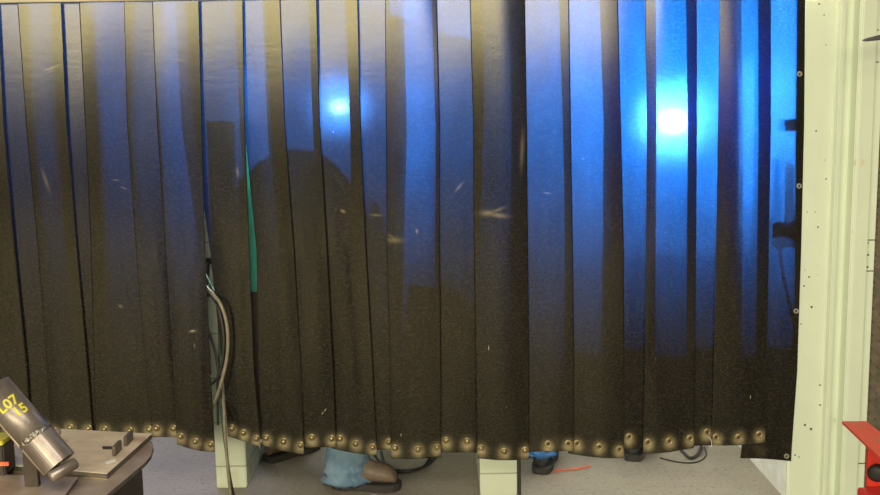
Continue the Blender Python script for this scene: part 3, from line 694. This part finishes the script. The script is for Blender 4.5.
small('hanging_bar', [(774, 157), (779.5, 160), (779, 190), (781, 215), (780, 219), (773, 219)], .05, .02, 'thin dark upright bar behind the last strip between two brackets', 'bar')
hose('cable', [P(771, 240, .04), P(774, 262, .04), P(780, 290, .04), P(787, 318, .04), P(792, 345, .04), P(790, 400, .04), P(787, 440, .03)], .007, M['cable'], 'dark cable sagging diagonally behind the last strip', 'cable')
small('welding_screen', [(238, 118), (262, 118), (263, 296), (243, 296)], .10, .002, 'green translucent screen glimpsed through the thin gap between strips', 'screen', M['teal'])
small('gap_darkener', [(242, 292), (268, 292), (270, 441), (250, 437)], .093, .02, 'dark sheet added below the green screen to darken the thin gap', 'dark sheet')  # added sheet hiding the lit partition side so the gap stays dark

# ------------------------------------------------------------------ bench in the near left corner
ZT = .845
tb = thing('work_table', (F(60, 480, ZT).x - .2, F(60, 480, ZT).y, 0), 'rusty steel work table in the near left corner with a rounded corner', 'table')
tp = [F(152, 441, ZT), F(153.5, 447, ZT), F(151, 455, ZT), F(145, 462, ZT), F(107, 494, ZT), F(60, 535, ZT), F(-160, 520, ZT), F(-120, 438, ZT), F(60, 434, ZT)]
bm = bmesh.new(); prism(bm, [(p.x, p.y) for p in tp], ZT - .012, ZT, .0015); paint_side_shade(link('table_top', bm, M['iron'], tb))
# legs/skirt under the right edge
bm = bmesh.new()
sk = [F(139, 466, ZT - .012), F(147, 462, ZT - .012)]
a = F(147, 464, ZT); b = F(96, 507, ZT)
dirv = (b - a).normalized(); nrm = Vector((-dirv.y, dirv.x, 0))
if nrm.x > 0: nrm = -nrm
q = [a + nrm * .012, b + nrm * .012, b + nrm * .12, a + nrm * .12 + dirv * .0]
prism(bm, [(p.x, p.y) for p in q], 0, ZT - .012, .002); link('table_side', bm, M['darkiron'], tb)
bm = bmesh.new(); c = F(-60, 452, ZT); box(bm, (c.x - .02, c.y - .02, 0), (c.x + .02, c.y + .02, ZT - .012)); link('leg', bm, M['darkiron'], tb)
# raised plate with tabs
pz = ZT + .014
pp = thing('steel_plate', (F(80, 450, ZT).x, F(80, 450, ZT).y, ZT), 'square steel plate with upright tabs lying on the work table', 'plate')
bm = bmesh.new(); q = [F(57, 428.5, pz), F(152, 433.5, pz), F(107, 473.5, pz), F(6, 465, pz)]
prism(bm, [(p.x, p.y) for p in q], ZT, pz, .001); paint_side_shade(link('plate_body', bm, M['plate'], pp))
for (x0, y0, x1, y1, h) in [(114, 456.5, 120.5, 449.5, .024), (125.5, 446.5, 132, 439.5, .024)]:
    a, b = F(x0, y0, pz), F(x1, y1, pz); d = (b - a).normalized(); n = Vector((-d.y, d.x, 0)) * .004
    bm = bmesh.new(); prism(bm, [(p.x, p.y) for p in (a - n, b - n, b + n, a + n)], pz, pz + h, .0008); link('tab', bm, M['edge'], pp)
bm = bmesh.new(); q = [F(102, 447, pz), F(112, 447, pz), F(113, 449.5, pz), F(103, 449.5, pz)]; prism(bm, [(p.x, p.y) for p in q], pz, pz + .002); link('slot', bm, M['darkiron'], pp)
bm = bmesh.new(); q = [F(105, 462, pz), F(115, 459, pz), F(116, 461, pz), F(107, 464, pz)]; prism(bm, [(p.x, p.y) for p in q], pz, pz + .0008); link('chalk_mark', bm, M['white'], pp)
bm = bmesh.new(); c = F(56, 447, pz); lathe(bm, [(0, .011), (.03, .011), (.031, .014), (.042, .014), (.044, 0)], c, (0, 0, 1), 12); tag(link('bolt', bm, M['iron']), 'short rusty bolt standing on the plate behind the pipe', 'bolt')
# base plate of the pipe stand
bz = ZT + .010
st = thing('pipe_stand', (F(33, 486, bz).x, F(33, 486, bz).y, ZT), 'steel pipe stand with flat post holding the slanted pipe on the work table', 'stand')
bm = bmesh.new(); q = [F(78, 477, bz), F(40, 530, bz), F(-80, 520, bz), F(-40, 473, bz)]; prism(bm, [(p.x, p.y) for p in q], ZT, bz, .001); paint_side_shade(link('base_plate', bm, M['iron'], st))
yb = F(33, 486, bz).y
a, b = F(27, 485, bz), F(39.5, 486, bz)
zt_ = P(33, 452, yb).z
bm = bmesh.new(); box(bm, (a.x, yb - .006, bz), (b.x, yb + .006, zt_), .001); link('post', bm, M['darkiron'], st)
# slanted pipe
yp = yb - .02
e0, e1 = P(-6, 388, yp + .02), P(60, 464, yp - .01)
ax = (e1 - e0).normalized(); Lp = (e1 - e0).length; PR = .0365
pc = thing('pipe', e1, 'slanted steel pipe with yellow writing and a weld seam on the stand', 'pipe')
mid = .66
bm = bmesh.new(); lathe(bm, [(0, PR - .006), (0, PR), (Lp * mid - .006, PR), (Lp * mid - .004, PR - .002)], e0, ax, 40); link('upper_pipe', bm, M['pipe'], pc, True)
bm = bmesh.new(); lathe(bm, [(Lp * mid - .004, PR - .002), (Lp * mid - .001, PR), (Lp, PR), (Lp, PR - .005), (Lp - .05, PR - .006), (Lp - .05, 0)], e0, ax, 40); link('lower_pipe', bm, M['pipe'], pc, False)
for p_ in pc.children[-1].data.polygons: p_.use_smooth = len(p_.vertices) == 4 and abs(p_.normal.dot(ax)) < .5
bm = bmesh.new(); lathe(bm, [(Lp * mid - .012, PR - .001), (Lp * mid - .009, PR + .0018), (Lp * mid - .004, PR + .0028), (Lp * mid, PR + .0018), (Lp * mid + .003, PR - .001)], e0, ax, 48); link('weld_bead', bm, M['bead'], pc, True)
bm = bmesh.new(); side = ax.cross(Vector((0, -1, 0))).normalized()

if side.z > 0: side = -side
wo = Vector((0, -.012, 0)) + side * (PR - .001)
tube(bm, [e0 + wo + ax * .03, e0 + wo + ax * (Lp - .005)], .003, 8); link('side_wire', bm, M['iron'], pc, True)
pn = [P(50, 478, yp - .05), P(75, 463, yp - .01)]
bm = bmesh.new(); d = (pn[1] - pn[0]).normalized(); lathe(bm, [(0, 0), (0, .010), (.003, .0125), ((pn[1] - pn[0]).length, .0125), ((pn[1] - pn[0]).length + .003, .010), ((pn[1] - pn[0]).length + .003, 0)], pn[0], d, 18); link('end_pin', bm, M['pipe'], pc, True)
# painted characters wrapped on the pipe
vdir = (CAM - e0.lerp(e1, .3)); vdir = (vdir - ax * vdir.dot(ax)).normalized()
sdir = vdir.cross(ax).normalized()
if sdir.z < 0: sdir = -sdir
def wraptext(txt, size, along, ang0):
    cu = bpy.data.curves.new('t', 'FONT'); cu.body = txt; cu.size = size; cu.offset = .0009; cu.resolution_u = 3
    to = bpy.data.objects.new('t', cu); C.objects.link(to)
    dg = bpy.context.evaluated_depsgraph_get(); me = bpy.data.meshes.new_from_object(to.evaluated_get(dg)); bpy.data.objects.remove(to)
    bm = bmesh.new(); bm.from_mesh(me)
    bmesh.ops.subdivide_edges(bm, edges=[e for e in bm.edges if e.calc_length() > .004], cuts=2, use_grid_fill=True)
    bmesh.ops.triangulate(bm, faces=bm.faces)
    for v in bm.verts:
        x, y = v.co.x, v.co.y; th = ang0 + x / PR
        v.co = e0 + ax * (along - y) + (PR + .0007) * (math.cos(th) * vdir + math.sin(th) * sdir)
    bmesh.ops.recalc_face_normals(bm, faces=bm.faces)
    return link('painted_writing', bm, M['yellow'], pc)
wraptext('L07', .030, .062, -.62)
wraptext('15', .030, .088, -.10)
# toolbox at the very left
tl = thing('tool_box', (F(2, 482, bz).x - .05, F(2, 482, bz).y, bz), 'small dark box with yellow lid and red label at the left edge of the table', 'box')
a = F(6, 476, bz)
zt2 = P(8, 441, a.y).z
bm = bmesh.new(); box(bm, (a.x - .12, a.y, bz), (a.x - .002, a.y + .06, zt2 - .01), .003); link('box_body', bm, M['darkiron'], tl)
bm = bmesh.new(); box(bm, (a.x - .122, a.y - .002, zt2 - .01), (a.x, a.y + .062, zt2), .002); link('lid', bm, M['yellow'], tl)
bm = bmesh.new(); q = P(9, 464, a.y); box(bm, (q.x - .03, a.y - .002, q.z - .004), (q.x, a.y + .002, q.z + .005), .0005); link('label_patch', bm, M['orange'], tl)

# ------------------------------------------------------------------ red stand at the right edge
YR = -1.55
rs = thing('red_machine', (P(900, 480, YR).x, YR, 0), 'red painted metal stand with worn slanted top plate and black knob, right edge', 'machine')
zt3 = P(850, 421, YR).z
A = P(842, 421, YR); zq = A.z
q = [F(842, 421, zq), F(866, 421, zq), F(960, 490, zq), F(930, 505, zq)]
bm = bmesh.new(); prism(bm, [(p.x, p.y) for p in q], zq - .008, zq, .001); link('top_plate', bm, M['redworn'], rs)
c0 = P(869, 450, YR - .10); bm = bmesh.new(); box(bm, (c0.x, YR - .10, 0), (c0.x + .10, YR - .085, zq - .008), .003); link('column', bm, M['red'], rs)
bm = bmesh.new(); k = P(878, 471, YR - .101); lathe(bm, [(0, 0), (0, .012), (.004, .020), (.022, .021), (.026, .014), (.026, 0)], k, (-.55, -.8, 0), 22); link('knob', bm, M['black'], rs, True)
c1 = P(857, 487, YR - .11); bm = bmesh.new(); box(bm, (c1.x, YR - .17, c1.z - .10), (c1.x + .14, YR - .11, c1.z), .003); link('lower_bracket', bm, M['red'], rs)
# pointed lever entering at the upper right
bm = bmesh.new(); Yl = -.35
l0, l1 = P(863, 40.5, Yl), P(905, 33, Yl + .05)
tube(bm, [l0, l0.lerp(l1, .06), l0.lerp(l1, .35), l1, P(960, 26, .05)], [.003, .0055, .009, .012, .012], 12)
tag(link('steel_lever', bm, M['lever'], None, True), 'grey pointed steel lever sticking in from the right edge near the top', 'lever')

# ------------------------------------------------------------------ light
def lamp(kind, loc, power, color=(1, 1, 1), size=.1, size_y=None, rot=(0, 0, 0), spread=None):
    l = bpy.data.lights.new('lamp', kind); l.energy = power; l.color = color
    if kind == 'AREA':
        l.shape = 'RECTANGLE'; l.size = size; l.size_y = size_y or size
        if spread: l.spread = math.radians(spread)
    else: l.shadow_soft_size = size
    o = bpy.data.objects.new('lamp', l); C.objects.link(o); o.location = loc; o.rotation_euler = rot
    return o
WARM = (1.0, .86, .58)
ROOM = (1.0, .93, .76)
lamp('AREA', (-5.6, -16.0, 4.35), 2450, (1.0, .93, .66), 16.0, 3.0, rot=(math.radians(90), 0, 0))   # broad unseen source added behind the camera for the sheen on upper strips
lamp('AREA', (0.0, -4.2, 3.3), 100, ROOM, 3.0, .5, rot=(math.radians(12), 0, 0))                         # shop ceiling lamps
lamp('AREA', (-1.6, 1.95, 2.6), 125, (.66, .72, 1.0), 3.2, .3, rot=(math.radians(-72), 0, 0))                # fluorescent tubes on the back wall of the booths
ARC = (.85, .90, 1.0)
lamp('POINT', A1, 140, ARC, .012)
lamp('POINT', A2, 700, ARC, .016)

w = bpy.data.worlds.new('world'); scn.world = w; w.use_nodes = True
w.node_tree.nodes['Background'].inputs[0].default_value = (1, .9, .7, 1); w.node_tree.nodes['Background'].inputs[1].default_value = .06
scn.view_settings.view_transform = 'Standard'; scn.view_settings.look = 'None'; scn.view_settings.gamma = 1
scn.view_settings.exposure = 0.0
try: scn.view_settings.use_curve_mapping = False
except Exception: pass
